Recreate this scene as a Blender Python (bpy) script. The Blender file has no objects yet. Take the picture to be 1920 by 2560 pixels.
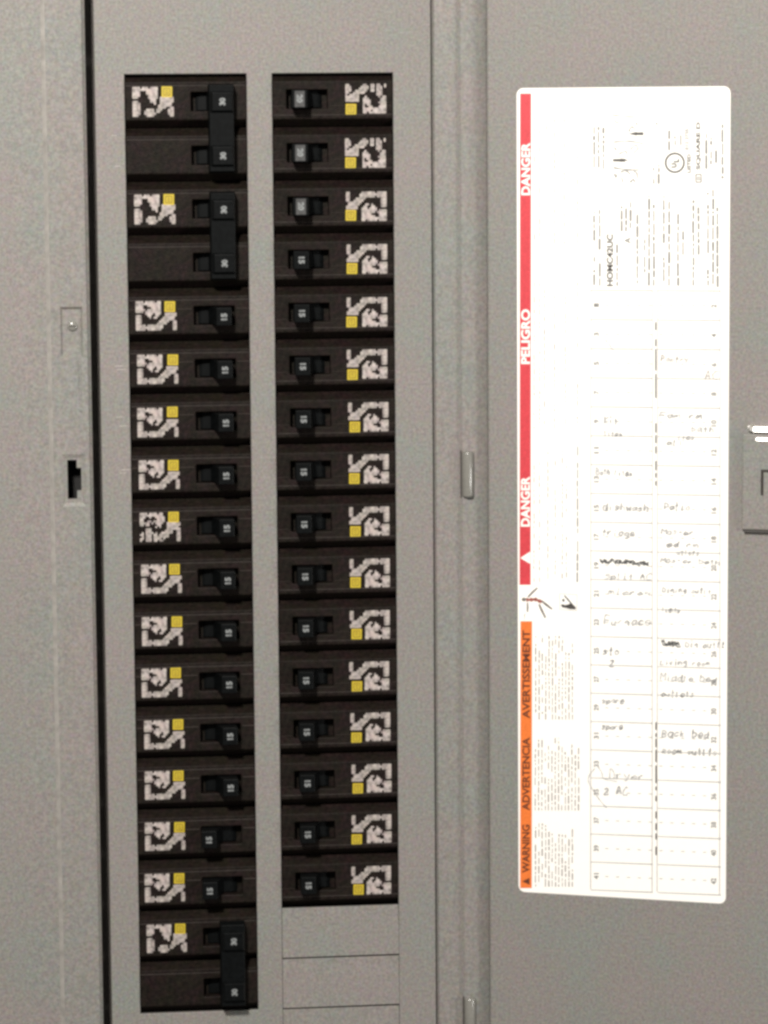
import bpy, bmesh, math, random
from mathutils import Vector, Matrix
random.seed(7)
sc = bpy.context.scene
MM = 0.001                                   # everything below is measured in millimetres

# ------------------------------------------------------------------ camera
cam_d = bpy.data.cameras.new('camera'); cam = bpy.data.objects.new('camera', cam_d)
sc.collection.objects.link(cam); sc.camera = cam
right = Vector((0.99472336, -0.10231802, -0.00751331))
down = Vector((-0.02012455, -0.12278809, -0.99222885))
fwd = Vector((0.10060035, 0.98714442, -0.12419929))
cam.matrix_world = Matrix((
    (right.x, -down.x, -fwd.x, -34.294 * MM),
    (right.y, -down.y, -fwd.y, -1534.293 * MM),
    (right.z, -down.z, -fwd.z, -18.202 * MM),
    (0, 0, 0, 1)))
cam_d.sensor_fit = 'HORIZONTAL'; cam_d.sensor_width = 36.0
cam_d.lens = 8007.28 / 1920 * 36.0
cam_d.clip_start = 0.05; cam_d.clip_end = 50

# ------------------------------------------------------------------ room light
world = bpy.data.worlds.new('World'); sc.world = world; world.use_nodes = True
bg = world.node_tree.nodes['Background']
bg.inputs[0].default_value = (1.0, 0.95, 0.90, 1); bg.inputs[1].default_value = 0.17

def lamp(name, loc, target, size, power, col):
    d = bpy.data.lights.new(name, 'AREA'); d.shape = 'DISK'; d.size = size; d.energy = power; d.color = col
    o = bpy.data.objects.new(name, d); sc.collection.objects.link(o)
    o.location = loc
    o.rotation_euler = (Vector(target) - Vector(loc)).to_track_quat('-Z', 'Y').to_euler()
    return o
lamp('ceiling_lamp', (-0.28, -1.22, 0.62), (0.07, 0, -0.2), 0.15, 36.0, (1.0, 0.955, 0.90))
lamp('side_lamp', (1.15, -0.95, -0.40), (0.1, 0, -0.2), 0.3, 6.5, (1.0, 0.98, 0.95))

vs = sc.view_settings
vs.view_transform = 'Standard'; vs.look = 'None'; vs.exposure = 0.0; vs.gamma = 1.0; vs.use_curve_mapping = False
sc.render.engine = 'CYCLES'
sc.cycles.filter_width = 3.0

# ------------------------------------------------------------------ materials
def mat(name, col, rough=0.5, metal=0.0, tint=None, amt=0.0, scale=900.0, coarse=60.0, bump=0.0, bump_scale=2500.0, spec=0.5, chroma=0.0):
    m = bpy.data.materials.new(name); m.use_nodes = True
    nt = m.node_tree; N = nt.nodes; L = nt.links
    b = N['Principled BSDF']
    b.inputs['Base Color'].default_value = (*col, 1); b.inputs['Roughness'].default_value = rough
    b.inputs['Metallic'].default_value = metal; b.inputs['Specular IOR Level'].default_value = spec
    if amt or tint or bump:
        tc = N.new('ShaderNodeTexCoord')
    last = None
    if tint:
        nz = N.new('ShaderNodeTexNoise'); nz.inputs['Scale'].default_value = coarse; nz.inputs['Detail'].default_value = 3
        L.new(tc.outputs['Object'], nz.inputs['Vector'])
        cr = N.new('ShaderNodeValToRGB'); cr.color_ramp.elements[0].position = 0.34; cr.color_ramp.elements[1].position = 0.66
        cr.color_ramp.elements[0].color = (*tint[0], 1); cr.color_ramp.elements[1].color = (*tint[1], 1)
        e = cr.color_ramp.elements.new(0.5); e.color = (*col, 1)
        L.new(nz.outputs['Fac'], cr.inputs['Fac']); last = cr.outputs['Color']
    if amt:
        n2 = N.new('ShaderNodeTexNoise'); n2.inputs['Scale'].default_value = scale; n2.inputs['Detail'].default_value = 2.5
        L.new(tc.outputs['Object'], n2.inputs['Vector'])
        mr = N.new('ShaderNodeMapRange'); mr.inputs['From Min'].default_value = 0.25; mr.inputs['From Max'].default_value = 0.75
        mr.inputs['To Min'].default_value = 1 - amt; mr.inputs['To Max'].default_value = 1 + amt
        L.new(n2.outputs['Fac'], mr.inputs['Value'])
        mx = N.new('ShaderNodeVectorMath'); mx.operation = 'SCALE'
        if last: L.new(last, mx.inputs[0])
        else: mx.inputs[0].default_value = col
        L.new(mr.outputs['Result'], mx.inputs['Scale']); last = mx.outputs['Vector']
        if chroma:
            ma = N.new('ShaderNodeVectorMath'); ma.operation = 'MULTIPLY_ADD'
            n4 = N.new('ShaderNodeTexNoise'); n4.inputs['Scale'].default_value = scale * 0.55; n4.inputs['Detail'].default_value = 2
            L.new(tc.outputs['Object'], n4.inputs['Vector']); L.new(n4.outputs['Color'], ma.inputs[0])
            ma.inputs[1].default_value = (chroma * 2,) * 3; ma.inputs[2].default_value = (1 - chroma,) * 3
            mm = N.new('ShaderNodeVectorMath'); mm.operation = 'MULTIPLY'
            L.new(last, mm.inputs[0]); L.new(ma.outputs['Vector'], mm.inputs[1]); last = mm.outputs['Vector']
    if last: L.new(last, b.inputs['Base Color'])
    if bump:
        n3 = N.new('ShaderNodeTexNoise'); n3.inputs['Scale'].default_value = bump_scale; n3.inputs['Detail'].default_value = 2
        L.new(tc.outputs['Object'], n3.inputs['Vector'])
        bp = N.new('ShaderNodeBump'); bp.inputs['Strength'].default_value = bump; bp.inputs['Distance'].default_value = 0.0004
        L.new(n3.outputs['Fac'], bp.inputs['Height']); L.new(bp.outputs['Normal'], b.inputs['Normal'])
    return m

M = {}
M['paint'] = mat('grey_enamel', (0.195, 0.184, 0.169), 0.55, tint=((0.184, 0.189, 0.173), (0.204, 0.183, 0.173)), amt=0.24, scale=820, coarse=30, bump=0.25, bump_scale=1200, spec=0.35, chroma=0.16)
M['gloss'] = mat('glossy_grey_enamel', (0.19, 0.185, 0.165), 0.2, amt=0.08, scale=800, spec=0.8)
M['fold'] = mat('fold_highlight_paint', (0.252, 0.238, 0.218), 0.45, amt=0.22, scale=200)  # lighter tone painted in as the crease highlight
M['edge'] = mat('worn_bare_edge', (0.36, 0.34, 0.31), 0.35, amt=0.15, scale=700)
M['steel'] = mat('bright_steel', (0.80, 0.78, 0.75), 0.46, metal=1.0, amt=0.08, scale=600)
M['inside'] = mat('dark_shade_fill', (0.045, 0.040, 0.035), 0.6, amt=0.15)  # shade of gaps and recesses put into the base colour
M['lip'] = mat('box_lip_shade', (0.115, 0.104, 0.092), 0.6, amt=0.2)  # darker than the enamel, carries the shade of the gap
M['case'] = mat('brown_black_case', (0.0098, 0.0070, 0.0054), 0.55, tint=((0.0088, 0.0076, 0.0050), (0.0115, 0.0068, 0.0064)), amt=0.55, scale=560, coarse=110, bump=0.45, bump_scale=1100, spec=0.10, chroma=0.25)
M['seam'] = mat('case_seam_plastic', (0.024, 0.018, 0.015), 0.5, amt=0.4, scale=600, spec=0.3)
M['toggle'] = mat('black_toggle', (0.0030, 0.0036, 0.0038), 0.42, amt=0.4, scale=500, spec=0.10)
M['lit_top'] = mat('toggle_top_highlight', (0.055, 0.055, 0.055), 0.5, amt=0.3, scale=500, spec=0.3)  # grey tone stands in for light on the toggle top
M['print'] = mat('off_white_print', (0.305, 0.265, 0.246), 0.6, amt=0.6, scale=620, chroma=0.1)
M['mark'] = mat('toggle_white_number', (0.19, 0.20, 0.20), 0.5, amt=0.3, scale=500)
M['yellow'] = mat('yellow_ink', (0.47, 0.335, 0.018), 0.5, tint=((0.42, 0.345, 0.018), (0.51, 0.315, 0.022)), coarse=30, amt=0.12)
M['ochre'] = mat('ochre_ink', (0.15, 0.095, 0.01), 0.5)
M['sheet'] = mat('white_sticker', (0.86, 0.845, 0.80), 0.38, amt=0.015, scale=300)
M['red'] = mat('red_ink', (0.53, 0.044, 0.056), 0.42, amt=0.14, scale=700)
M['orange'] = mat('orange_ink', (0.70, 0.165, 0.03), 0.42, amt=0.12, scale=700)
M['brown'] = mat('brown_lettering', (0.11, 0.028, 0.01), 0.5, amt=0.15)
M['grey_ink'] = mat('fine_print_ink', (0.20, 0.195, 0.188), 0.5, amt=0.35, scale=500)
M['pink_ink'] = mat('faint_print_ink', (0.26, 0.235, 0.22), 0.5, amt=0.3, scale=500)
M['black_ink'] = mat('black_ink', (0.05, 0.046, 0.042), 0.5, amt=0.35, scale=500)
M['pencil'] = mat('grey_pencil', (0.21, 0.21, 0.215), 0.5, amt=0.5, scale=450)
M['scribble'] = mat('dark_scribble', (0.06, 0.06, 0.06), 0.5, amt=0.4, scale=450)
M['figure'] = mat('red_brown_figure', (0.26, 0.07, 0.05), 0.5, amt=0.3, scale=500)
M['figure_grey'] = mat('grey_figure', (0.13, 0.11, 0.095), 0.5, amt=0.3, scale=500)

# ------------------------------------------------------------------ mesh helpers (mm in, metres out)
class MB:
    def __init__(s): s.v = []; s.f = []
    def poly(s, pts):
        i = len(s.v); s.v += [tuple(p) for p in pts]; s.f.append(tuple(range(i, i + len(pts))))
    def box(s, x0, x1, y0, y1, z0, z1):
        i = len(s.v)
        s.v += [(x, y, z) for x in (x0, x1) for y in (y0, y1) for z in (z0, z1)]
        for q in ((0, 1, 3, 2), (4, 6, 7, 5), (0, 4, 5, 1), (2, 3, 7, 6), (0, 2, 6, 4), (1, 5, 7, 3)):
            s.f.append(tuple(i + k for k in q))
    def loft(s, rings, caps=True):
        n = len(rings[0]); i = len(s.v)
        for r in rings: s.v += [tuple(p) for p in r]
        for k in range(len(rings) - 1):
            for j in range(n):
                a = i + k * n + j; b = i + k * n + (j + 1) % n
                s.f.append((a, b, b + n, a + n))
        if caps:
            s.f.append(tuple(i + j for j in range(n))[::-1])
            s.f.append(tuple(i + (len(rings) - 1) * n + j for j in range(n)))
    def mesh(s, name, bevel=0, seg=2, angle=30, smooth=False, weld=True, front=False):
        bm = bmesh.new()
        vv = [bm.verts.new(Vector(p) * MM) for p in s.v]
        for f in s.f:
            try: bm.faces.new([vv[k] for k in f])
            except ValueError: pass
        if weld: bmesh.ops.remove_doubles(bm, verts=bm.verts, dist=1e-7)
        bmesh.ops.recalc_face_normals(bm, faces=bm.faces)
        if front and sum(f.normal.y * f.calc_area() for f in bm.faces) > 0: bmesh.ops.reverse_faces(bm, faces=bm.faces)
        if bevel:
            es = [e for e in bm.edges if len(e.link_faces) == 2 and e.calc_face_angle(0) > math.radians(angle)]
            bmesh.ops.bevel(bm, geom=es, offset=bevel * MM, segments=seg, profile=0.5, affect='EDGES', clamp_overlap=True)
        me = bpy.data.meshes.new(name); bm.to_mesh(me); bm.free()
        if smooth:
            for p in me.polygons: p.use_smooth = True
        return me

def link(name, data, parent=None, m=None, loc=None):
    o = bpy.data.objects.new(name, data); sc.collection.objects.link(o)
    if parent: o.parent = parent
    if m is not None and data is not None and not data.materials: data.materials.append(m)
    if loc: o.location = loc
    return o
def thing(name, label, cat, loc=(0, 0, 0), rot=(0, 0, 0), group=None):
    o = link(name, None); o.empty_display_size = 0.01
    o.location = Vector(loc) * MM; o.rotation_euler = rot
    o['label'] = label; o['category'] = cat
    if group: o['group'] = group
    return o
def auto_smooth(me, deg=40):
    for p in me.polygons: p.use_smooth = True
    bm = bmesh.new(); bm.from_mesh(me)
    for e in bm.edges:
        if len(e.link_faces) == 2 and e.calc_face_angle(0) > math.radians(deg): e.smooth = False
    bm.to_mesh(me); bm.free()

_dg_text = {}
def glyphs(s, bold=0.0):
    """text as flat polygons: (verts 2d, faces) normalised to its own box 0..1"""
    key = (s, bold)
    if key in _dg_text: return _dg_text[key]
    cu = bpy.data.curves.new('t', 'FONT'); cu.body = s; cu.offset = bold; cu.resolution_u = 3
    o = bpy.data.objects.new('t', cu); sc.collection.objects.link(o)
    dg = bpy.context.evaluated_depsgraph_get(); dg.update()
    me = bpy.data.meshes.new_from_object(o.evaluated_get(dg))
    vs_ = [(v.co.x, v.co.y) for v in me.vertices]; fs = [tuple(p.vertices) for p in me.polygons]
    bpy.data.objects.remove(o); bpy.data.curves.remove(cu); bpy.data.meshes.remove(me)
    x0 = min(v[0] for v in vs_); x1 = max(v[0] for v in vs_); y0 = min(v[1] for v in vs_); y1 = max(v[1] for v in vs_)
    out = ([((a - x0) / (x1 - x0), (b - y0) / (y1 - y0)) for a, b in vs_], fs)
    _dg_text[key] = out
    return out

def cells_mesh(name, rows, x0, z0, cw, ch, y, seed=0):
    """blocky lettering: filled cells welded into soft-cornered flat islands"""
    rnd = random.Random(seed); bm = bmesh.new(); vd = {}
    K = 2
    def vert(i, j):
        if (i, j) not in vd: vd[(i, j)] = bm.verts.new(((x0 + i * cw / K) * MM, y * MM, (z0 - j * ch / K) * MM))
        return vd[(i, j)]
    for r, row in enumerate(rows):
        for c, k in enumerate(row):
            if k != '#': continue
            for a in range(K):
                for b in range(K):
                    i, j = K * c + a, K * r + b
                    bm.faces.new([vert(i, j), vert(i, j + 1), vert(i + 1, j + 1), vert(i + 1, j)])
    for _ in range(1): bmesh.ops.smooth_vert(bm, verts=bm.verts, factor=0.5, use_axis_x=True, use_axis_z=True)
    # let the ink spread a little past the cells
    bm.normal_update(); off = {}
    for v in bm.verts:
        if not v.is_boundary: continue
        n = Vector((0, 0, 0))
        for e in v.link_edges:
            if e.is_boundary:
                fc = e.link_faces[0].calc_center_median(); mid = (e.verts[0].co + e.verts[1].co) / 2; n += (mid - fc).normalized()
        if n.length > 1e-6: off[v] = n.normalized() * MM * rnd.uniform(.03, .09)
    for v, d in off.items(): v.co += d
    me = bpy.data.meshes.new(name); bm.to_mesh(me); bm.free()
    return me

# ================================================================== THE PANEL
P = 25.4; W = 58.0; G = 12.0
panel = thing('electrical_panel', 'grey painted metal breaker panel with its hinged door swung wide open', 'electrical panel')
ZT, ZB = 170.0, -620.0

# --- left frame rail: sheet folded along a crease, with a latch slot and a recessed screw pad
def grid_sheet(mb, xs, zs, depth, holes=()):
    """front sheet from X/Z breaks; depth(x) gives Y; holes are (xa,xb,za,zb) left out"""
    for a, b in zip(xs, xs[1:]):
        for c, d in zip(zs, zs[1:]):
            xm, zm = (a + b) / 2, (c + d) / 2
            if any(h[0] < xm < h[1] and h[3] < zm < h[2] for h in holes): continue
            mb.poly([(a, depth(a), c), (a, depth(a), d), (b, depth(b), d), (b, depth(b), c)])

mb = MB()
def dep(x):
    if x <= -38.2: return 2.4 + (-38.2 - x) * 0.045 - 3.4
    return -1.0 - 0.8 * min(1, (x + 38.2) / 1.2)
pad = (-32.4, -21.8, -109.6, -133.4); emb = (-33.0, -21.6, -180.2, -205.4)
xs = [-120, -38.2, -37.4, -36.8, -33.0, -32.4, -21.8, -21.6, -19.9, -19.5]
zs = [ZT, -109.6, -133.4, -180.2, -205.4, ZB]
grid_sheet(mb, xs, zs, lambda x: dep(x) if x < -19.6 else -1.45, holes=(pad, emb))
# pan = recessed rectangle with sloping walls
def pan(mb, r, y0, y1, wx, wz, hole=None):
    xa, xb, za, zb = r; ia, ib, ja, jb = xa + wx, xb - wx, za - wz, zb + wz
    o = [(xa, y0, za), (xb, y0, za), (xb, y0, zb), (xa, y0, zb)]; n = [(ia, y1, ja), (ib, y1, ja), (ib, y1, jb), (ia, y1, jb)]
    for k in range(4): mb.poly([o[k], o[(k + 1) % 4], n[(k + 1) % 4], n[k]])
    return ia, ib, ja, jb
ia, ib, ja, jb = pan(mb, pad, -1.8, -0.6, 1.0, 1.2)
mb.poly([(ia, -0.6, ja), (ia, -0.6, jb), (ib, -0.6, jb), (ib, -0.6, ja)])
ia, ib, ja, jb = pan(mb, emb, -1.8, -1.1, 1.6, 1.8)
hx = [ia, -30.4, -25.9, -23.8, ib]; hz = [ja, -182.9, -186.8, -197.7, -201.7, jb]
for a, b in zip(hx, hx[1:]):
    for c, d in zip(hz, hz[1:]):
        xm, zm = (a + b) / 2, (c + d) / 2
        if (-30.4 < xm < -25.9 and -201.7 < zm < -182.9) or (-25.9 < xm < -23.8 and -197.7 < zm < -186.8): continue
        mb.poly([(a, -1.1, c), (a, -1.1, d), (b, -1.1, d), (b, -1.1, c)])
# return flange and the floor of the gap beside the cover
prof = [(-19.5, -1.45), (-19.3, -1.0), (-19.3, 9.0)]
for (xa, ya), (xb, yb) in zip(prof, prof[1:]):
    mb.poly([(xa, ya, ZT), (xa, ya, ZB), (xb, yb, ZB), (xb, yb, ZT)])
me = mb.mesh('frame_rail', front=True); rail = link('frame_rail', me, panel, M['paint'])
sol = rail.modifiers.new('sheet', 'SOLIDIFY'); sol.thickness = 1.1 * MM; sol.offset = -1
bv = rail.modifiers.new('soft', 'BEVEL'); bv.width = 0.35 * MM; bv.segments = 2; bv.limit_method = 'ANGLE'; bv.angle_limit = math.radians(12)
rail['label'] = 'left frame rail with latch slot and recessed screw pad'
# dark pocket behind the slot
mb = MB()
for f in (((-36, 1, -178), (-36, 14, -178), (-20.7, 14, -178), (-20.7, 1, -178)), ((-36, 1, -207), (-36, 14, -207), (-20.7, 14, -207), (-20.7, 1, -207)),
          ((-36, 1, -178), (-36, 14, -178), (-36, 14, -207), (-36, 1, -207)), ((-20.9, .2, -178), (-20.9, 14, -178), (-20.9, 14, -207), (-20.9, .2, -207)), ((-36, 14, -178), (-20.7, 14, -178), (-20.7, 14, -207), (-36, 14, -207))):
    mb.poly(f)
link('slot_pocket', mb.mesh('slot_pocket'), rail, mat('pocket_dark', (0.006, 0.0055, 0.005), 0.8))
# screw in the pad: domed head with a driver slot
mb = MB(); rings = []
for r, y in ((2.5, -0.5), (2.5, -0.9), (2.1, -1.35), (1.3, -1.65), (0.5, -1.75)):
    rings.append([(-26.6 + r * math.cos(t * math.tau / 20), y, -118.8 + r * math.sin(t * math.tau / 20)) for t in range(20)])
mb.loft(rings); me = mb.mesh('screw'); auto_smooth(me, 60)
scr = link('screw', me, rail, M['gloss'])
mb = MB(); mb.box(-28.2, -25.0, -1.86, -1.6, -119.1, -118.5); link('screw_slot', mb.mesh('screw_slot'), scr, M['inside'])
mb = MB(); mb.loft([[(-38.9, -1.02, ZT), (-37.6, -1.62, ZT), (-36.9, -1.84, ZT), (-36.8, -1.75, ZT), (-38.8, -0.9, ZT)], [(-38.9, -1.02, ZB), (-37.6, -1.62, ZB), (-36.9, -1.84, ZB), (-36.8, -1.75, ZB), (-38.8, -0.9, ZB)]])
link('fold_highlight', mb.mesh('fold_highlight'), rail, M['fold'])  # pale strip along the crease, a painted highlight
# stiffening ridge pressed between pad and slot
mb = MB(); mb.loft([[(-24.6, -1.75, -136.2), (-23.6, -2.35, -136.9), (-22.6, -1.75, -136.2)], [(-24.5, -1.75, -160), (-23.5, -2.15, -159), (-22.5, -1.75, -160)]])
link('pressed_ridge', mb.mesh('pressed_ridge', bevel=0.15), rail, M['paint'])

# --- right frame rail
mb = MB()
prof = [(139, 2.8), (147.0, 2.8), (147.7, 0.55), (148.2, 0.3), (157.4, 0.9), (158.6, 0.5), (160.0, -1.5), (160.9, -1.9), (172.2, -1.6), (173.0, -1.2), (173.3, -0.6), (173.3, 16)]
for (xa, ya), (xb, yb) in zip(prof, prof[1:]):
    mb.poly([(xa, ya, ZT), (xa, ya, ZB), (xb, yb, ZB), (xb, yb, ZT)])
me = mb.mesh('frame_rail'); auto_smooth(me, 50)
r2 = link('frame_rail', me, panel, M['paint']); r2['label'] = 'stepped frame rail along the door hinges'
mb = MB(); mb.box(173.4, 260, 3, 4.2, ZB, ZT); link('frame_flange', mb.mesh('frame_flange'), panel, M['paint'])

# --- dead-front cover with the two breaker openings
mb = MB()
cx = [-13.8, 0, W, W + G, 2 * W + G, 146.0]
cz = [ZT, 0, -16 * P, -18 * P, -20 * P, ZB]
mb2 = mb
grid_sheet(mb, cx, cz, lambda x: 0.0, holes=((0, W, 0, -18 * P), (W + G, 2 * W + G, 0, -20 * P)))
bm = bmesh.new(); vv = [bm.verts.new(Vector(p) * MM) for p in mb.v]
for f in mb.f: bm.faces.new([vv[k] for k in f])
bmesh.ops.remove_doubles(bm, verts=bm.verts, dist=1e-7); bmesh.ops.recalc_face_normals(bm, faces=bm.faces)
if bm.faces[0].normal.y > 0: bmesh.ops.reverse_faces(bm, faces=bm.faces)
rim = [e for e in bm.edges if e.is_boundary]
ex = bmesh.ops.extrude_edge_only(bm, edges=rim)
new = [g for g in ex['geom'] if isinstance(g, bmesh.types.BMVert)]
for v in new: v.co.y += (11.0 if v.co.x < -13 * MM else 1.6) * MM
bmesh.ops.bevel(bm, geom=[e for e in rim if e.is_valid], offset=0.3 * MM, segments=2, profile=0.5, affect='EDGES')
bmesh.ops.recalc_face_normals(bm, faces=bm.faces)
me = bpy.data.meshes.new('cover'); bm.to_mesh(me); bm.free()
cover = link('cover', me, panel, M['paint']); cover['label'] = 'flat grey inner cover framing both breaker columns'
# unused spaces: snap-out filler plates
for k in range(4):
    z1 = -16 * P - k * P - (0.15 if k == 0 else 0.45); z0 = -16 * P - (k + 1) * P + 0.40
    mb = MB(); t = random.uniform(-.2, .2)
    mb.loft([[(W + G + .22, -0.35, z0), (2 * W + G - .12, -0.3, z0 + .12), (2 * W + G - .12, 0.55, z1), (W + G + .22, 0.5, z1)],
             [(W + G + .22, 1.5, z0), (2 * W + G - .12, 1.5, z0 + .12), (2 * W + G - .12, 1.4, z1), (W + G + .22, 1.4, z1)]])
    link('filler_plate', mb.mesh('filler_plate', bevel=0.2), cover, M['paint'])
mb = MB(); mb.box(W + G - 4, 2 * W + G + 4, 5, 6, -20.5 * P, -16 * P - 2); link('filler_backing', mb.mesh('filler_backing'), cover, M['inside'])
# small scrapes beside the outer breaker column
for (x, z, l) in ((-7.0, -138.5, 4.2), (-6.0, -140.2, 4.8), (-6.6, -163.0, 3.6), (-5.2, -167.4, 4.0), (-4.6, -188.5, 4.4), (-5.4, -190.0, 3.0), (-6.2, -29.0, 2.2), (-5.0, -43.5, 2.6), (124.0, -60.5, 1.2)):
    mb = MB(); mb.poly([(x, -0.05, z), (x + l, -0.05, z + .15), (x + l, -0.05, z + .45), (x, -0.05, z + .38)])
    link('scrape', mb.mesh('scrape'), cover, M['edge'])
# inside of the box, coloured dark so the gaps keep their shade
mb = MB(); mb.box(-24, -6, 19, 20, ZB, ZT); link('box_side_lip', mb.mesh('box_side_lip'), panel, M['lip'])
mb = MB(); mb.box(-60, 172, 58, 59, ZB, ZT); link('box_back', mb.mesh('box_back'), panel, M['inside'])

# --- door, swung open about the hinges
TH = 0.374
door = link('door', None)
dm = MB()
DL, DR = 5.4, 186.0
prof = [(DL + .2, 5.0), (DL, 1.0), (DL + .25, 0.25), (DL + 1.0, 0.0), (DR - 1, 0.0), (DR, 0.4), (DR, 9)]
for (xa, ya), (xb, yb) in zip(prof, prof[1:]):
    dm.poly([(xa, ya, ZT - 25), (xa, ya, ZB + 25), (xb, yb, ZB + 25), (xb, yb, ZT - 25)])
me = dm.mesh('door', front=True)
bpy.data.objects.remove(door)
door = link('door', me, panel, M['paint'])
door.location = Vector((167, -5, 0)) * MM; door.rotation_euler = (0, 0, -TH)
door['label'] = 'open door seen from inside, leaning outwards, carrying the white sticker'
sd = door.modifiers.new('sheet', 'SOLIDIFY'); sd.thickness = 1.0 * MM; sd.offset = -1
# latch: stepped plate with two lips and a slide slot
mb = MB(); mb.box(129.5, 160, -2.6, 0.2, -216.4, -170.5); latch = link('latch_plate', mb.mesh('latch_plate', bevel=0.9, seg=3), door, M['paint'])
for z in (-168.3, -172.5):
    mb = MB(); xa = 132.0 if z > -170 else 133.4
    sec = lambda x, k: [(x, 0.1, z - 1.3), (x, -3.0 * k, z - 1.1 * k), (x, -3.0 * k + .72 * k, z + 1.0 * k), (x, 0.1, z + 1.5)]
    mb.loft([sec(xa, .3), sec(xa + 1.2, .75), sec(xa + 3, 1), sec(160, 1)])
    lm = mb.mesh('latch_lip'); link('latch_lip', lm, latch, M['steel'])
mb = MB(); mb.box(138.6, 156, -2.75, -2.62, -188.6, -187.4); mb.box(138.6, 139.9, -2.75, -2.62, -199.6, -188.7)
link('latch_slot', mb.mesh('latch_slot'), latch, mat('slot_black', (0.02, 0.016, 0.012), 0.8))
mb = MB(); mb.box(130.4, 160, -2.2, 0.15, -217.6, -216.6); link('latch_shade_line', mb.mesh('latch_shade_line', bevel=0.4), latch, M['inside'])  # dark strip painted in as the shade line under the plate

# --- hinge knuckles
for (za, zb) in ((-182.2, -204.4), (-454.2, -478.0)):
    mb = MB(); rings = []
    for z, r in ((za, 2.2), (za - .4, 2.75), (za - 1.0, 2.9), (zb + 1.0, 2.9), (zb + .4, 2.75), (zb, 2.2)):
        rings.append([(163.0 + r * math.cos(t * math.tau / 28), -2.0 + r * math.sin(t * math.tau / 28), z) for t in range(28)])
    mb.loft(rings); me = mb.mesh('hinge_knuckle'); auto_smooth(me, 50)
    h = link('hinge_knuckle', me, panel, M['gloss'])
    mb = MB(); mb.box(159.3, 160.05, -1.62, -1.2, zb - .5, za + .5); link('hinge_slit', mb.mesh('hinge_slit'), h, M['inside'])

# ================================================================== BREAKERS
FY = -0.6                                    # front face of a breaker, a hair proud of the cover
SLOT = (2.4, 22.0, -4.9, 4.1)
def case_mesh():
    mb = MB()
    mb.box(-31.5, 31.5, 5.2, 48, -12.5, 12.5)
    x0, x1, z0, z1 = -28.7, 28.7, -8.9, 8.9; B = (-12.35, 12.35)
    a, b, c, d = SLOT
    o = [(x0, z0), (x1, z0), (x1, z1), (x0, z1)]; n = [(a, c), (b, c), (b, d), (a, d)]
    for k in range(4):
        q = (k + 1) % 4
        mb.poly([(o[k][0], FY, o[k][1]), (o[q][0], FY, o[q][1]), (n[q][0], FY, n[q][1]), (n[k][0], FY, n[k][1])])
        zk, zq = (B[0] if o[k][1] < 0 else B[1]), (B[0] if o[q][1] < 0 else B[1])
        mb.poly([(o[k][0], FY, o[k][1]), (o[k][0], 5.1, zk), (o[q][0], 5.1, zq), (o[q][0], FY, o[q][1])])
        mb.poly([(n[k][0], FY, n[k][1]), (n[k][0], 5.0, n[k][1]), (n[q][0], 5.0, n[q][1]), (n[q][0], FY, n[q][1])])
    me = mb.mesh('case', bevel=0.45, seg=2, angle=50)
    return me
CASE = case_mesh(); CASE.materials.append(M['case'])
SEAM = []
for (a, b) in ((-28.5, -25.9), (-5.4, 1.6), (22.8, 28.5)):
    mb = MB()
    mb.loft([[(a, FY + .1, 2.55), (b, FY + .1, 2.55), (b, FY + .1, 3.25), (a, FY + .1, 3.25)], [(a, FY - .32, 2.7), (b, FY - .32, 2.7), (b, FY - .32, 2.85), (a, FY - .32, 2.85)]])
    SEAM.append(mb.mesh('case_seam')); SEAM[-1].materials.append(M['seam'])
mb = MB(); mb.box(-28.6, 28.6, FY - .16, FY + .2, 6.9, 7.35)
STEP = mb.mesh('case_ridge', bevel=0.12); STEP.materials.append(M['seam'])

def rect(cx_, hw, cz_, hh, y): return [(cx_ - hw, y, cz_ - hh), (cx_ + hw, y, cz_ - hh), (cx_ + hw, y, cz_ + hh), (cx_ - hw, y, cz_ + hh)]
def handle_mesh(tip, base):
    mb = MB()
    mb.loft([rect(base, 4.9, -.4, 4.1, 4.9), rect((base + tip) / 2, 4.5, -.4, 4.1, -1.5), rect(tip - (tip - base) * .1, 4.0, -.5, 4.3, -7.6), rect(tip, 3.5, -.5, 4.2, -9.6)])
    # rocker drum showing in the slot
    rings = []
    for z in (-4.5, 3.7):
        rings.append([(12.2 + 7.6 * math.cos(math.pi * t / 10), 5.0 - 1.5 * math.sin(math.pi * t / 10), z) for t in range(11)])
    mb.loft(rings)
    me = mb.mesh('handle', bevel=0.5, seg=2, angle=40); me.materials.append(M['toggle']); return me
H_ON = handle_mesh(16.4, 14.2); H_OFF = handle_mesh(5.6, 8.6)
def num_mesh(s, cx_, cz_, w, h, y):
    v, f = glyphs(s, 0.055); mb = MB(); i = len(mb.v)
    mb.v += [(cx_ + w / 2 - b * w, y, cz_ - h / 2 + a * h) for a, b in v]; mb.f += f     # reads upwards like the rest of the print
    me = mb.mesh('rating_number', weld=False); me.materials.append(M['mark']); return me
PAT1 = """####.#####.##........
#############........
####..#######........
####....#####........
#####.#######........
####.########........
.....####.###..######
###...##..##...######
###....#.##...######.
###..........#######.
###.........#####..##
###........#####...##
#####.########.....##
##############.....##
#####.#######......##""".split()
PAT1B = """####.####.##.........
############.........
###..#..#####........
##.......####........
##..##.######........
#####.#.####..#######
##.##....##...#######
........#.#...######.
...###........#######
...###.......####..##
.#.####.#..######..##
##.###.##.#####....##
.#.###.########....##
##.###.####.#......##
#..###.##.##.......##""".split()
PAT2 = """####.###.####........
#############........
####...######........
####...######........
####....#####........
###.....#####.#######
.........###..#######
###......###..#######
####.......#..######.
####.........#######.
####.........####..##
####...####.###...###
####..#####.##....###
####..######......###
###....####........##""".split()
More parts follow.
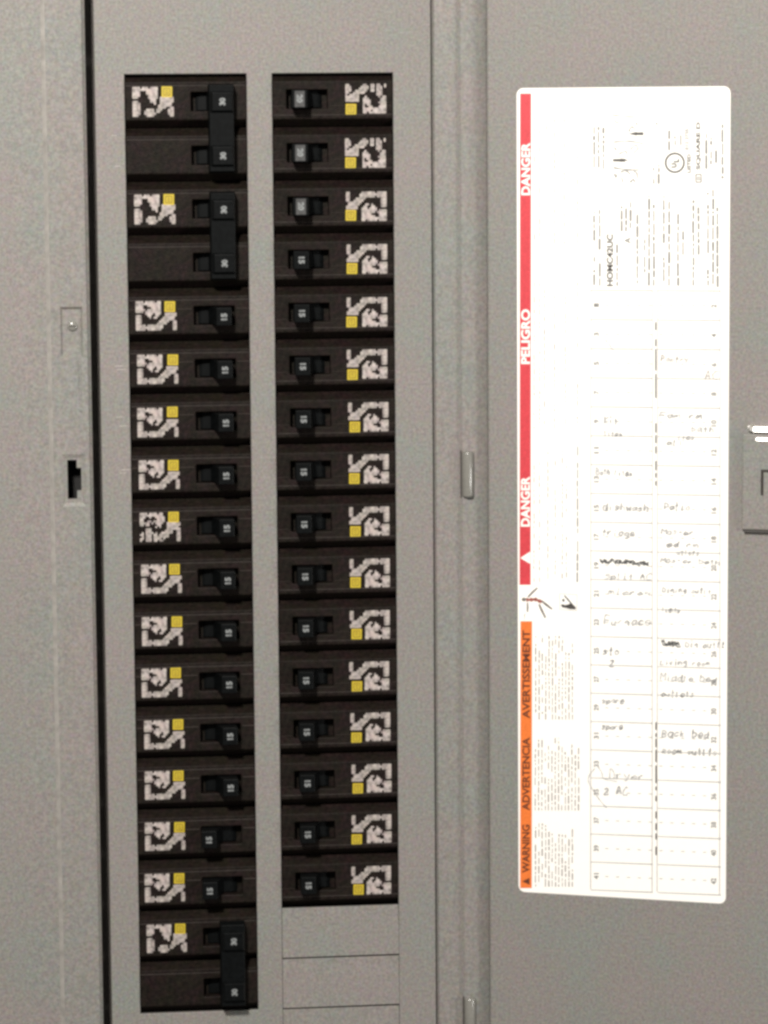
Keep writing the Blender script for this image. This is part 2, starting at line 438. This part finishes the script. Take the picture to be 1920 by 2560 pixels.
PAT3 = """##.......##..##.##..#
###.....####.##.###.#
###....#####.##.###..
###..######..##.###..
##..######......###..
#.#####.........###..
#######...#......#.##
#######..###......###
#######..####.....###
.........####....####
.........#.##.....###
.........#..##...####
.........############
.........####.#######
.........##.#########""".split()
PAT3 = [r[::-1] for r in PAT3[::-1]]
def pmesh(p, seed):
    me = cells_mesh('printed_text', p, -25.3, 6.75, 0.929, 0.94, FY - .06, seed); me.materials.append(M['print']); return me
PM1 = [pmesh(PAT1, s) for s in range(4)]; PM1B = pmesh(PAT1B, 9); PM2 = [pmesh(PAT2, s + 20) for s in range(2)]; PM3 = [pmesh(PAT3, s + 30) for s in range(2)]
mb = MB(); mb.poly([(-11.2, FY - .07, 1.8), (-6.2, FY - .07, 1.7), (-6.1, FY - .07, 6.8), (-11.1, FY - .07, 6.9)])
LOGO = mb.mesh('logo_square'); LOGO.materials.append(M['yellow'])
mb = MB()
for (a, b, c, d) in ((-10.3, -7.0, 2.6, 2.95), (-10.3, -7.0, 5.65, 6.0), (-10.3, -9.95, 2.95, 5.65), (-7.35, -7.0, 2.95, 5.65)):
    mb.poly([(a, FY - .11, c), (b, FY - .11, c), (b, FY - .11, d), (a, FY - .11, d)])
v, f = glyphs('D', 0.02); i = len(mb.v); mb.v += [(-8.0 - b * 1.3, FY - .11, 3.5 + a * 1.6) for a, b in v]; mb.f += [tuple(i + k for k in q) for q in f]
EMB = mb.mesh('logo_letter', weld=False); EMB.materials.append(M['ochre'])
N15 = num_mesh('15', 16.4, -.5, 2.9, 3.3, -9.68); N15o = num_mesh('15', 5.6, -.5, 2.9, 3.3, -9.68); N20 = num_mesh('20', 16.4, -.7, 2.9, 3.9, -9.72)

ordw = ['topmost', 'second', 'third', 'fourth', 'fifth', 'sixth', 'seventh', 'eighth', 'ninth', 'tenth', 'eleventh', 'twelfth', 'thirteenth', 'fourteenth', 'fifteenth', 'lowest']
mb = MB(); mb.loft([rect(16.4, 2.5, -.5, 3.9, -9.5), rect(16.4, 2.3, -.5, 3.7, -9.68)]); LIT_TOP = mb.mesh('handle_lit_top'); LIT_TOP.materials.append(M['lit_top'])  # thin grey plate paints the lit top of the handle
def single(cxm, row, flip, label, hand, number, prn, lit_top=False):
    t = thing('circuit_breaker', label, 'circuit breaker', (cxm + random.uniform(-.15, .15), random.uniform(-.15, .15), -(row + .5) * P), (0, math.pi if flip else 0, 0), 'single-pole breakers')
    link('case', CASE, t); [link('case_seam', q, t) for q in SEAM]; link('case_ridge', STEP, t)
    h = link('handle', hand, t); link('rating_number', number, h)
    if lit_top: link('handle_lit_top', LIT_TOP, h)
    link('printed_text', prn, t, loc=(random.uniform(-.5, .5) * MM, 0, random.uniform(-.3, .3) * MM))
    lx = random.uniform(-.5, .5) * MM
    lg = link('logo_square', LOGO, t, loc=(lx, 0, random.uniform(-.3, .3) * MM)); link('logo_letter', EMB, lg)
    return t
# two-pole handle with its tie bar
def tie_mesh():
    mb = MB()
    for z in (12.7, -12.7):
        mb.loft([rect(14.6, 4.9, z - .4, 4.1, 4.9), rect(16, 5.6, z - .5, 4.6, -3.5), rect(16.6, 5.4, z - .5, 4.8, -9.0), rect(16.8, 4.6, z - .5, 4.2, -10.4)])
        rings = []
        for zz in (z - 4.5, z + 3.7):
            rings.append([(12.2 + 7.6 * math.cos(math.pi * t / 10), 5.0 - 1.5 * math.sin(math.pi * t / 10), zz) for t in range(11)])
        mb.loft(rings)
    mb.loft([[(10.2, -2.2, -21.5), (22.6, -2.2, -21.5), (22.6, -2.2, 20.6), (10.2, -2.2, 20.6)], [(10.8, -8.3, -20.6), (22.2, -8.3, -20.6), (22.2, -8.3, 19.9), (10.8, -8.3, 19.9)]])
    me = mb.mesh('tied_handle', bevel=0.6, seg=2, angle=40); me.materials.append(M['toggle']); return me
TIE = tie_mesh()
N30 = [num_mesh('30', 16.8, z - .5, 2.9, 3.5, -10.48) for z in (12.7, -12.7)]
def double(row, label, k):
    t = thing('double_breaker', label, 'circuit breaker', (W / 2, random.uniform(-.1, .1), -(row + 1) * P), (0, 0, 0), 'double-pole breakers')
    for z in (12.7, -12.7):
        link('case', CASE, t, loc=(0, 0, z * MM))
        link('case_ridge', STEP, t, loc=(0, 0, z * MM))
    h = link('tied_handle', TIE, t)
    for n in N30: link('rating_number', n, h)
    link('printed_text', PM2[k % 2], t, loc=(0, 0, 12.7 * MM))
    lg = link('logo_square', LOGO, t, loc=(random.uniform(-.6, .2) * MM, 0, 12.7 * MM)); link('logo_letter', EMB, lg)
    return t
double(0, 'uppermost double-width black breaker with one tied handle, beside the latch-slot rail', 0)
double(2, 'double-width breaker with tied handle just under the uppermost double-width one', 1)
double(16, 'double-width breaker with tied handle at the very bottom of the outer column', 0)
for i in range(12):
    row = 4 + i; off = i in (10, 11)
    if i == 0: lab = 'single breaker directly under the paired double-width breakers, outer column'
    elif i == 10: lab = 'breaker with its handle thrown outwards, the upper of two such'
    elif i == 11: lab = 'breaker with its handle thrown outwards, just above the bottom double-width breaker'
    else: lab = '%s single breaker below the paired double-width breakers, outer column, handle thrown inwards' % ordw[i]
    single(W / 2, row, False, lab, H_OFF if off else H_ON, N15o if off else N15, PM1B if i == 4 else PM1[i % 4])
for i in range(16):
    if i < 2: lab = '%s breaker of the column beside the door, larger pale number on its handle' % ordw[i]
    elif i == 15: lab = 'lowest breaker of the column beside the door, above the blank filler plates'
    else: lab = '%s breaker down in the column beside the hinged door' % ordw[i]
    single(W + G + W / 2, i, True, lab, H_ON, N20 if i < 3 else N15, PM3[i % 2] if i < 2 else PM1[(i * 3 + 1) % 4], lit_top=i < 3)

# ================================================================== STICKER ON THE DOOR
SW, SH = 102.5, 390.8
u0, zbot = 20.2, -7.9 - SH
ox = 167 + u0 * math.cos(TH); oy = -5 - u0 * math.sin(TH)
st = thing('directory_sticker', 'tall white circuit directory sticker with red and orange warning strip on the open door', 'sticker', (ox, oy, zbot), (0, 0, -TH))
def rrect(w, h, r, y, n=6):
    pts = []
    for cx_, cz_, a0 in ((w - r, r, -90), (w - r, h - r, 0), (r, h - r, 90), (r, r, 180)):
        for k in range(n + 1):
            a = math.radians(a0 + 90 * k / n); pts.append((cx_ + r * math.cos(a), y, cz_ + r * math.sin(a)))
    return pts
mb = MB(); mb.loft([rrect(SW, SH, 3.2, -0.06), rrect(SW, SH, 3.2, -0.22)]); sheet = link('paper', mb.mesh('paper'), st, M['sheet'])
# layout: sticker measured on a 1920-wide print of the photograph, turned into millimetres on the sheet
def L(x, y):
    t = (y - 220) / 2015.0
    for _ in range(3):
        l = 1290.7 + 7.3 * t; r = 1827.9 - 14.5 * t; s = (x - l) / (r - l)
        top = 219.9 - 3.6 * s; bot = 2228.6 + 30.7 * s; t = (y - top) / (bot - top)
    return s * SW, (1 - t) * SH
YP = -0.27
def quad(mb, x0, y0, x1, y1, lvl=0):
    a = L(x0, y0); b = L(x1, y0); c = L(x1, y1); d = L(x0, y1)
    mb.poly([(q[0], YP - lvl, q[1]) for q in (a, d, c, b)])
def text_up(name, s, x0, y0, x1, y1, m, parent, bold=0.0, lvl=0.05):
    """lettering that runs up the sheet, filling the box"""
    v, f = glyphs(s, bold); mb = MB()
    for a, b in v:
        X, Z = L(x1 - b * (x1 - x0), y1 - a * (y1 - y0)); mb.v.append((X, YP - lvl, Z))
    mb.f += f
    return link(name, mb.mesh(name, weld=False), parent, m)
def ribbon(mb, pts, w, lvl, taper=True):
    n = len(pts)
    if n < 2: return
    L_, R_ = [], []
    for i in range(n):
        a = pts[max(0, i - 1)]; b = pts[min(n - 1, i + 1)]
        d = Vector((b[0] - a[0], b[1] - a[1])); d = d.normalized() if d.length > 1e-6 else Vector((1, 0))
        k = w / 2 * ((0.75 + 0.25 * math.sin(i * 1.7)) if taper else 1)
        L_.append((pts[i][0] - d.y * k, YP - lvl, pts[i][1] + d.x * k)); R_.append((pts[i][0] + d.y * k, YP - lvl, pts[i][1] - d.x * k))
    i0 = len(mb.v); mb.v += L_ + R_
    for i in range(n - 1): mb.f.append((i0 + i, i0 + n + i, i0 + n + i + 1, i0 + i + 1))
def stroke(mb, pxs, wmm, lvl=0.05, sm=True):
    pts = [L(*p) for p in pxs]
    if sm and len(pts) > 2: pts = smooth(pts)
    ribbon(mb, pts, wmm, lvl)
def smooth(pts, k=4):
    out = []
    for i in range(len(pts) - 1):
        p0, p1, p2, p3 = pts[max(0, i - 1)], pts[i], pts[i + 1], pts[min(len(pts) - 1, i + 2)]
        for s in range(k):
            t = s / k
            out.append(tuple(0.5 * (2 * p1[j] + (p2[j] - p0[j]) * t + (2 * p0[j] - 5 * p1[j] + 4 * p2[j] - p3[j]) * t * t + (3 * p1[j] - p0[j] - 3 * p2[j] + p3[j]) * t ** 3) for j in (0, 1)))
    out.append(pts[-1]); return out

mb = MB(); quad(mb, 1299.5, 232.6, 1327.8, 1446.7); red = link('danger_strip', mb.mesh('danger_strip'), st, M['red']); red['label'] = 'red danger strip'
mb = MB(); quad(mb, 1302, 1538.2, 1331.6, 2219.6); ora = link('warning_strip', mb.mesh('warning_strip'), st, M['orange']); ora['label'] = 'orange warning strip'
for s, y0, y1 in (('DANGER', 352, 480), ('PELIGRO', 760, 895), ('DANGER', 1175, 1300)):
    text_up('lettering', s, 1302.5, y0, 1326, y1, M['sheet'], red, 0.03)
for s, y0, y1 in (('AVERTISSEMENT', 1561, 1785), ('ADVERTENCIA', 1833, 2020), ('WARNING', 2056, 2180)):
    text_up('lettering', s, 1307, y0, 1326.5, y1, M['brown'], ora, 0.03)
mb = MB(); mb.poly([(*L(1301.5, 1379),)[:1] + (YP - .05,) + (L(1301.5, 1379)[1],), (L(1327, 1394)[0], YP - .05, L(1327, 1394)[1]), (L(1327, 1363)[0], YP - .05, L(1327, 1363)[1])])
tri = link('hazard_triangle', mb.mesh('hazard_triangle'), red, M['sheet'])
mb = MB(); mb.poly([(L(1307, 2202)[0], YP - .05, L(1307, 2202)[1]), (L(1326, 2211)[0], YP - .05, L(1326, 2211)[1]), (L(1326, 2193)[0], YP - .05, L(1326, 2193)[1])])
link('hazard_triangle', mb.mesh('hazard_triangle'), ora, M['brown'])

# pictogram: man struck by a spark, and the hand symbol
C0 = lambda x, y: (1280 + x * .1326, 1380 + y * .1326)
mb = MB()
mb.poly([(L(*C0(230 + 42 * math.cos(a), 780 + 36 * math.sin(a)))[0], YP, L(*C0(230 + 42 * math.cos(a), 780 + 36 * math.sin(a)))[1]) for a in [k * math.tau / 16 for k in range(16)]])
for s, w in (([(310, 735), (400, 640), (490, 560)], 1.0), ([(300, 840), (303, 930), (300, 1020)], 0.9), ([(262, 1050), (238, 1090), (250, 1105), (233, 1165)], 0.35), ([(560, 800), (660, 880), (770, 965)], 1.15), ([(520, 870), (570, 980), (645, 1130)], 1.15)):
    stroke(mb, [C0(*p) for p in s], w, 0.0, sm=False)
fig = link('shock_figure', mb.mesh('shock_figure', weld=False), st, M['figure_grey'])
mb = MB(); stroke(mb, [C0(*p) for p in ((275, 785), (360, 785), (450, 780), (530, 810), (570, 830))], 2.1, 0.04); link('figure_torso', mb.mesh('figure_torso', weld=False), fig, M['figure'])
mb = MB()
for a, b in (((910, 670), (1245, 690)), ((1245, 690), (1240, 1000)), ((1240, 1000), (915, 970)), ((915, 970), (910, 670))):
    stroke(mb, [C0(*a), C0(*b)], 0.22, 0.0)
hs = link('hand_symbol', mb.mesh('hand_symbol', weld=False), st, M['grey_ink'])
mb = MB()
def blob(mb, pts, lvl): mb.poly([(L(*C0(*p))[0], YP - lvl, L(*C0(*p))[1]) for p in pts])
blob(mb, [(935, 880), (960, 930), (1040, 945), (1110, 965), (1215, 970), (1225, 930), (1180, 885), (1135, 840), (1085, 870), (1020, 885), (970, 870)], 0.04)
stroke(mb, [C0(1005, 705), C0(1080, 790), C0(1150, 870)], 0.8, 0.06, sm=False)
blob(mb, [(955, 790), (985, 830), (1015, 800), (990, 760)], 0.04)
link('hand', mb.mesh('hand', weld=False), hs, M['black_ink'])

# fine print: words too small to read, as little dashes running up the sheet
def fine(mb, x, y0, y1, h=4.2, fill=0.8, wmin=7, wmax=30):
    y = y1
    while y > y0:
        l = min(random.uniform(wmin, wmax), y - y0)
        if random.random() < fill:
            d = random.uniform(-.5, .5); hh = h * random.uniform(.55, 1.0)
            quad(mb, x - hh / 2 + d, y - l, x + hh / 2 + d, y)
        y -= l + random.uniform(2.5, 5)
mb = MB()
for (y0, y1, xs_) in ((262, 600, (1336, 1350, 1366, 1388, 1412, 1446)), (668, 1056, (1336, 1350, 1362, 1388, 1415, 1446)), (1096, 1440, (1336, 1350, 1371, 1390, 1408, 1418))):
    for x in xs_: fine(mb, x, y0 + random.uniform(0, 60), y1, 2.6, 0.62, 5, 16)
for (y0, y1, xa, n) in ((1572, 1788, 1341, 12), (1834, 2020, 1340, 14), (2052, 2216, 1341, 12)):
    for k in range(n): fine(mb, xa + k * 8.4, y0 + random.uniform(0, 1) ** 2 * 55, y1, 3.4, 0.85, 5, 22)
fp = link('fine_print', mb.mesh('fine_print', weld=False), st, M['pink_ink']); fp['kind'] = 'stuff'
mb = MB()
fine(mb, 1446, 1100, 1440, 4.2, 0.9)
A0 = lambda x, y: (1260 + x * .3617, 200 + y * .3617)
for x, ya, yb in ((630, 315, 590), (660, 315, 590), (695, 320, 600), (1042, 590, 700), (1078, 570, 700), (1150, 340, 475), (1190, 340, 440), (1228, 350, 440), (1405, 360, 600), (1437, 390, 570), (1470, 460, 560), (1515, 300, 665),
                  (630, 890, 1385), (668, 775, 1390), (790, 1100, 1390), (820, 850, 1020), (852, 810, 1020), (882, 820, 1000), (930, 880, 1375), (980, 1065, 1300), (1010, 780, 1390), (1043, 840, 1390), (1112, 780, 1360), (1148, 820, 1390),
                  (1210, 900, 1390), (1245, 1020, 1270), (1315, 810, 1390), (1350, 850, 1180), (1415, 760, 1390), (1450, 740, 1380), (1480, 860, 1400)):
    p = A0(x, ya); q = A0(x, yb); fine(mb, p[0], p[1], q[1], 5.6, 0.9, 6, 34)
fp = link('fine_print', mb.mesh('fine_print', weld=False), st, M['grey_ink']); fp['kind'] = 'stuff'
for s, b, m_ in (('HOMC42UC', (717, 1040, 762, 1392), 'black_ink'), ('A', (842, 1062, 884, 1102), 'black_ink'), ('LISTED', (1272, 500, 1298, 626), 'black_ink'), ('E12 2735', (1258, 330, 1284, 470), 'grey_ink'), ('SQUARE D', (1334, 285, 1368, 605), 'black_ink'), ('D', (1342, 650, 1361, 674), 'black_ink')):
    p = A0(b[0], b[1]); q = A0(b[2], b[3]); text_up('lettering', s, p[0], p[1], q[0], q[1], M[m_], st, 0.006 if s == 'A' else 0.032)
# round listing mark
mb = MB(); cc = A0(1188, 558); ring = []
for k in range(33):
    a = k * math.tau / 32; ring.append((cc[0] + 22.8 * math.cos(a), cc[1] + 22.8 * math.sin(a)))
pts = [L(*p) for p in ring]; ribbon(mb, pts, 0.9, 0.0, taper=False)
rm = link('listing_mark', mb.mesh('listing_mark', weld=False), st, M['black_ink'])
text_up('lettering', 'U', cc[0] - 9, cc[1] + 1, cc[0] + 5, cc[1] + 12, M['black_ink'], rm, 0.05); text_up('lettering', 'L', cc[0] - 3, cc[1] - 10, cc[0] + 11, cc[1] - 1, M['black_ink'], rm, 0.05)
mb = MB(); q = [A0(*p) for p in ((1333, 636), (1369, 636), (1369, 689), (1333, 689), (1333, 636))]
for a, b in zip(q, q[1:]): stroke(mb, [a, b], 0.55, 0.0)
link('brand_square', mb.mesh('brand_square', weld=False), st, M['black_ink'])
# wiring sketches with arrows
mb = MB()
for (x0, y0, x1, y1) in ((760, 540, 845, 540), (905, 362, 972, 362)):
    a = A0(x0, y0); b = A0(x1, y1); stroke(mb, [a, b], 1.5, 0.0)
for tip, base, hw in (((872, 540), (815, 540), 13), ((866, 362), (925, 362), 13)):
    q = [A0(*tip), A0(base[0], base[1] - hw), A0(base[0], base[1] + hw)]; mb.poly([(L(*p)[0], YP - .03, L(*p)[1]) for p in q])
link('sketch_arrows', mb.mesh('sketch_arrows', weld=False), st, M['black_ink'])
mb = MB()
for s in (((755, 235), (860, 248), (968, 250)), ((765, 418), (870, 412), (968, 428)), ((762, 590), (860, 604), (940, 606)), ((770, 270), (790, 290), (800, 280)), ((768, 455), (786, 470)), ((880, 470), (915, 440), (935, 460), (905, 490)), ((800, 500), (850, 480), (860, 520)),
          ((815, 620), (850, 610), (880, 635)), ((770, 630), (780, 655), (788, 635)), ((880, 690), (900, 670), (915, 690)), ((820, 655), (830, 690)), ((870, 350), (890, 315), (915, 335)), ((905, 615), (925, 625), (930, 660)), ((1055, 290), (1070, 300)), ((920, 285), (930, 305))):
    stroke(mb, [A0(*p) for p in s], random.uniform(.5, .9), 0.0)
link('wiring_sketch', mb.mesh('wiring_sketch', weld=False), st, M['grey_ink'])

# directory table
X0, XM0, XM1, X1 = 1479.5, 1634, 1646.5, 1802
row_y = lambda k, x: 714 + (k * 71.9) * (1 + 0.0) + (x - 1480) * (0.006 + 0.0016 * k)
def hline(mb, xa, xb, k, w, lvl, dash=None):
    if dash is None: segs = [(xa, xb)]
    else: segs = [(xa + d, min(xb, xa + d + dash[0])) for d in range(0, int(xb - xa), dash[1])]
    for a, b in segs: stroke(mb, [(a, row_y(k, a)), (b, row_y(k, b))], w, lvl, sm=False)
mb = MB()
for k in range(22):
    hline(mb, X0, XM0, k, 0.42, 0.0); hline(mb, XM1, X1, k, 0.42, 0.0)
tb = link('directory_table', mb.mesh('directory_table', weld=False), st, M['grey_ink'])
mb = MB()
for x in (X0, XM0, XM1, X1):
    stroke(mb, [(x + (0 if x < 1700 else 0), 712), (x - (0 if x < 1500 else (x - 1500) * .012), 2222 + (x - 1480) * .04)], 0.34, 0.02, sm=False)
link('column_line', mb.mesh('column_line', weld=False), tb, M['pink_ink'])
mb = MB()
for k in range(21):
    hline(mb, 1515, XM0, k + .5, 0.36, 0.0, (9, 27)); hline(mb, XM1 + 3, 1766, k + .5, 0.36, 0.0, (9, 27))
link('dashed_line', mb.mesh('dashed_line', weld=False), tb, M['grey_ink'])
for k in range(21):
    n1, n2 = str(2 * k + 1), str(2 * k + 2)
    l1 = 7 * len(n1) + 2; l2 = 7 * len(n2) + 2
    y1 = row_y(k + .5, 1493); y2 = row_y(k + .5, 1786) + 1
    text_up('space_number', n1, 1487, y1 - l1 / 2, 1500, y1 + l1 / 2, M['grey_ink'], tb, 0.03, 0.03)
    text_up('space_number', n2, 1779.5 - k * .12, y2 - l2 / 2, 1793 - k * .12, y2 + l2 / 2, M['grey_ink'], tb, 0.03, 0.03)
mb = MB()
for (a, b) in ((792, 812), (834, 852), (858, 912), (920, 980), (1042, 1066), (1072, 1092), (1100, 1118), (1136, 1160), (1166, 1178), (1186, 1198), (1794, 1814), (1822, 1832), (1836, 1858), (1864, 1896), (1904, 1950), (1958, 1968), (1982, 1996), (2022, 2040), (2052, 2070), (2078, 2094), (2112, 2134)):
    quad(mb, 1640.4, a, 1643.8, b, 0.02)
link('centre_line_print', mb.mesh('centre_line_print', weld=False), tb, M['black_ink'])

# handwriting: a little stroke alphabet
AL = {'a': '66 36 14 22 42 65|66 62 72', 'b': '19 12 42 64 46 16', 'c': '65 46 14 22 42 63', 'd': '66 36 14 22 42 66|69 62 72', 'e': '14 64 56 36 14 22 42 63', 'f': '58 49 38 32|16 56',
      'g': '66 36 14 33 63|66 61 40 20', 'h': '19 12|14 36 55 52 62', 'i': '36 32 42|38 39', 'k': '19 12|56 14 52', 'l': '29 22 32', 'm': '16 12|14 26 35 32|34 56 65 62 72', 'n': '16 12|14 36 55 52 62',
      'o': '46 14 22 42 64 46', 'p': '16 10|15 46 64 42 13', 'r': '16 12|14 36 56', 's': '65 36 25 44 53 32 12', 't': '39 32 42|16 56', 'u': '16 13 22 42 56|56 52 62', 'v': '16 32 56', 'w': '16 22 35 52 66',
      'y': '16 24 43|66 41 20', 'x': '16 52|56 12', 'A': '12 39 62|25 55', 'B': '12 19 48 56 15 54 52 12', 'C': '68 49 16 14 22 62', 'D': '12 19 48 65 52 12', 'F': '12 19 69|15 55', 'K': '19 12|69 15 62',
      'L': '19 12 62', 'M': '12 19 45 79 72', 'P': '12 19 58 56 15', 'R': '12 19 58 56 15 62', 'S': '68 39 17 56 53 22 12', '/': '12 59', '2': '17 38 57 12 62', '0': '39 15 32 65 39', ' ': ''}
def write(word, x, y, w, h, m, tilt=0.03, thick=0.62):
    mb = MB(); n = len(word); adv = w / n; lv = 0
    for i, ch in enumerate(word):
        sz = random.uniform(.7, 1.15); dy = random.uniform(-1.5, 1.5)
        for part in AL.get(ch, '').split('|'):
            if not part or random.random() < .04: continue
            pts = []
            for pr in part.split():
                gx, gy = int(pr[0]) / 7.0, (int(pr[1]) - 2) / 7.0
                px = x + i * adv + (gx * 0.95 + gy * .12) * adv + random.uniform(-1.1, 1.1)
                pts.append((px, y - gy * h * sz + (px - x) * tilt + dy + random.uniform(-1.3, 1.3)))
            lv = (lv + 1) % 4
            stroke(mb, pts, thick * random.uniform(.6, 1.3), 0.03 + lv * 0.012)
    o = link('handwritten_note', mb.mesh('handwritten_note', weld=False), tb, m); return o
for wd, x, y, w, h in (('Kit', 1512, 1044, 36, 16), ('lites', 1512, 1072, 46, 14), ('Bath lites', 1492, 1170, 92, 15), ('dishwash', 1508, 1258, 118, 17), ('fridge', 1506, 1322, 84, 19), ('Split AC', 1514, 1430, 118, 15),
                       ('microw', 1522, 1470, 108, 14), ('Furnace', 1512, 1546, 118, 20), ('stove', 1508, 1620, 74, 17), ('220', 1513, 1652, 40, 15), ('spare', 1506, 1744, 58, 13), ('spare', 1506, 1810, 54, 14),
                       ('Dryer', 1524, 1938, 90, 21), ('2 AC', 1510, 1978, 64, 20),
                       ('Pantry', 1654, 888, 70, 15), ('HVAC', 1726, 932, 72, 20), ('Fam rm', 1650, 1028, 108, 14), ('bath', 1728, 1062, 60, 14), ('lites', 1684, 1084, 54, 13), ('Hall', 1652, 1096, 62, 11),
                       ('Patio', 1662, 1258, 66, 18), ('Master', 1654, 1318, 84, 14), ('bed rm', 1652, 1350, 96, 13), ('outlets', 1684, 1371, 66, 12), ('Master bath', 1652, 1390, 150, 11), ('Dining outlt', 1658, 1464, 122, 12), ('lights', 1656, 1514, 46, 12),
                       ('Din outlt', 1714, 1602, 100, 15), ('Living room', 1652, 1646, 124, 13), ('Middle bed', 1652, 1688, 140, 17), ('outlets', 1654, 1728, 84, 15), ('Back bed', 1656, 1830, 118, 19), ('Room outlts', 1656, 1874, 138, 16)):
    faint = y < 1240 and x > 0
    write(wd, x, y, w, h, M['pink_ink'] if (faint and y < 1000) else M['pencil'])
for (x, y, w, n, amp) in ((1502, 1386, 122, 46, 6), (1656, 1592, 46, 22, 7)):
    for rep in range(2):
        mb = MB(); pts = [(x + w * i / n + random.uniform(-2, 2), y + (7 if x < 1600 else 6) * i / n + random.uniform(-amp, amp)) for i in range(n + 1)]
        stroke(mb, pts, 0.75, 0.03 + .02 * rep); link('crossed_out_note', mb.mesh('crossed_out_note', weld=False), tb, M['scribble'])
for s in (((1497, 1905), (1508, 1925), (1512, 1938), (1545, 1946)), ((1490, 1912), (1476, 1930), (1474, 1945), (1482, 1962), (1500, 1990), (1519, 2013)), ((1516, 836), (1526, 848), (1536, 862))):
    mb = MB(); stroke(mb, list(s), 0.4, 0.05); link('pen_mark', mb.mesh('pen_mark', weld=False), tb, M['pencil'])
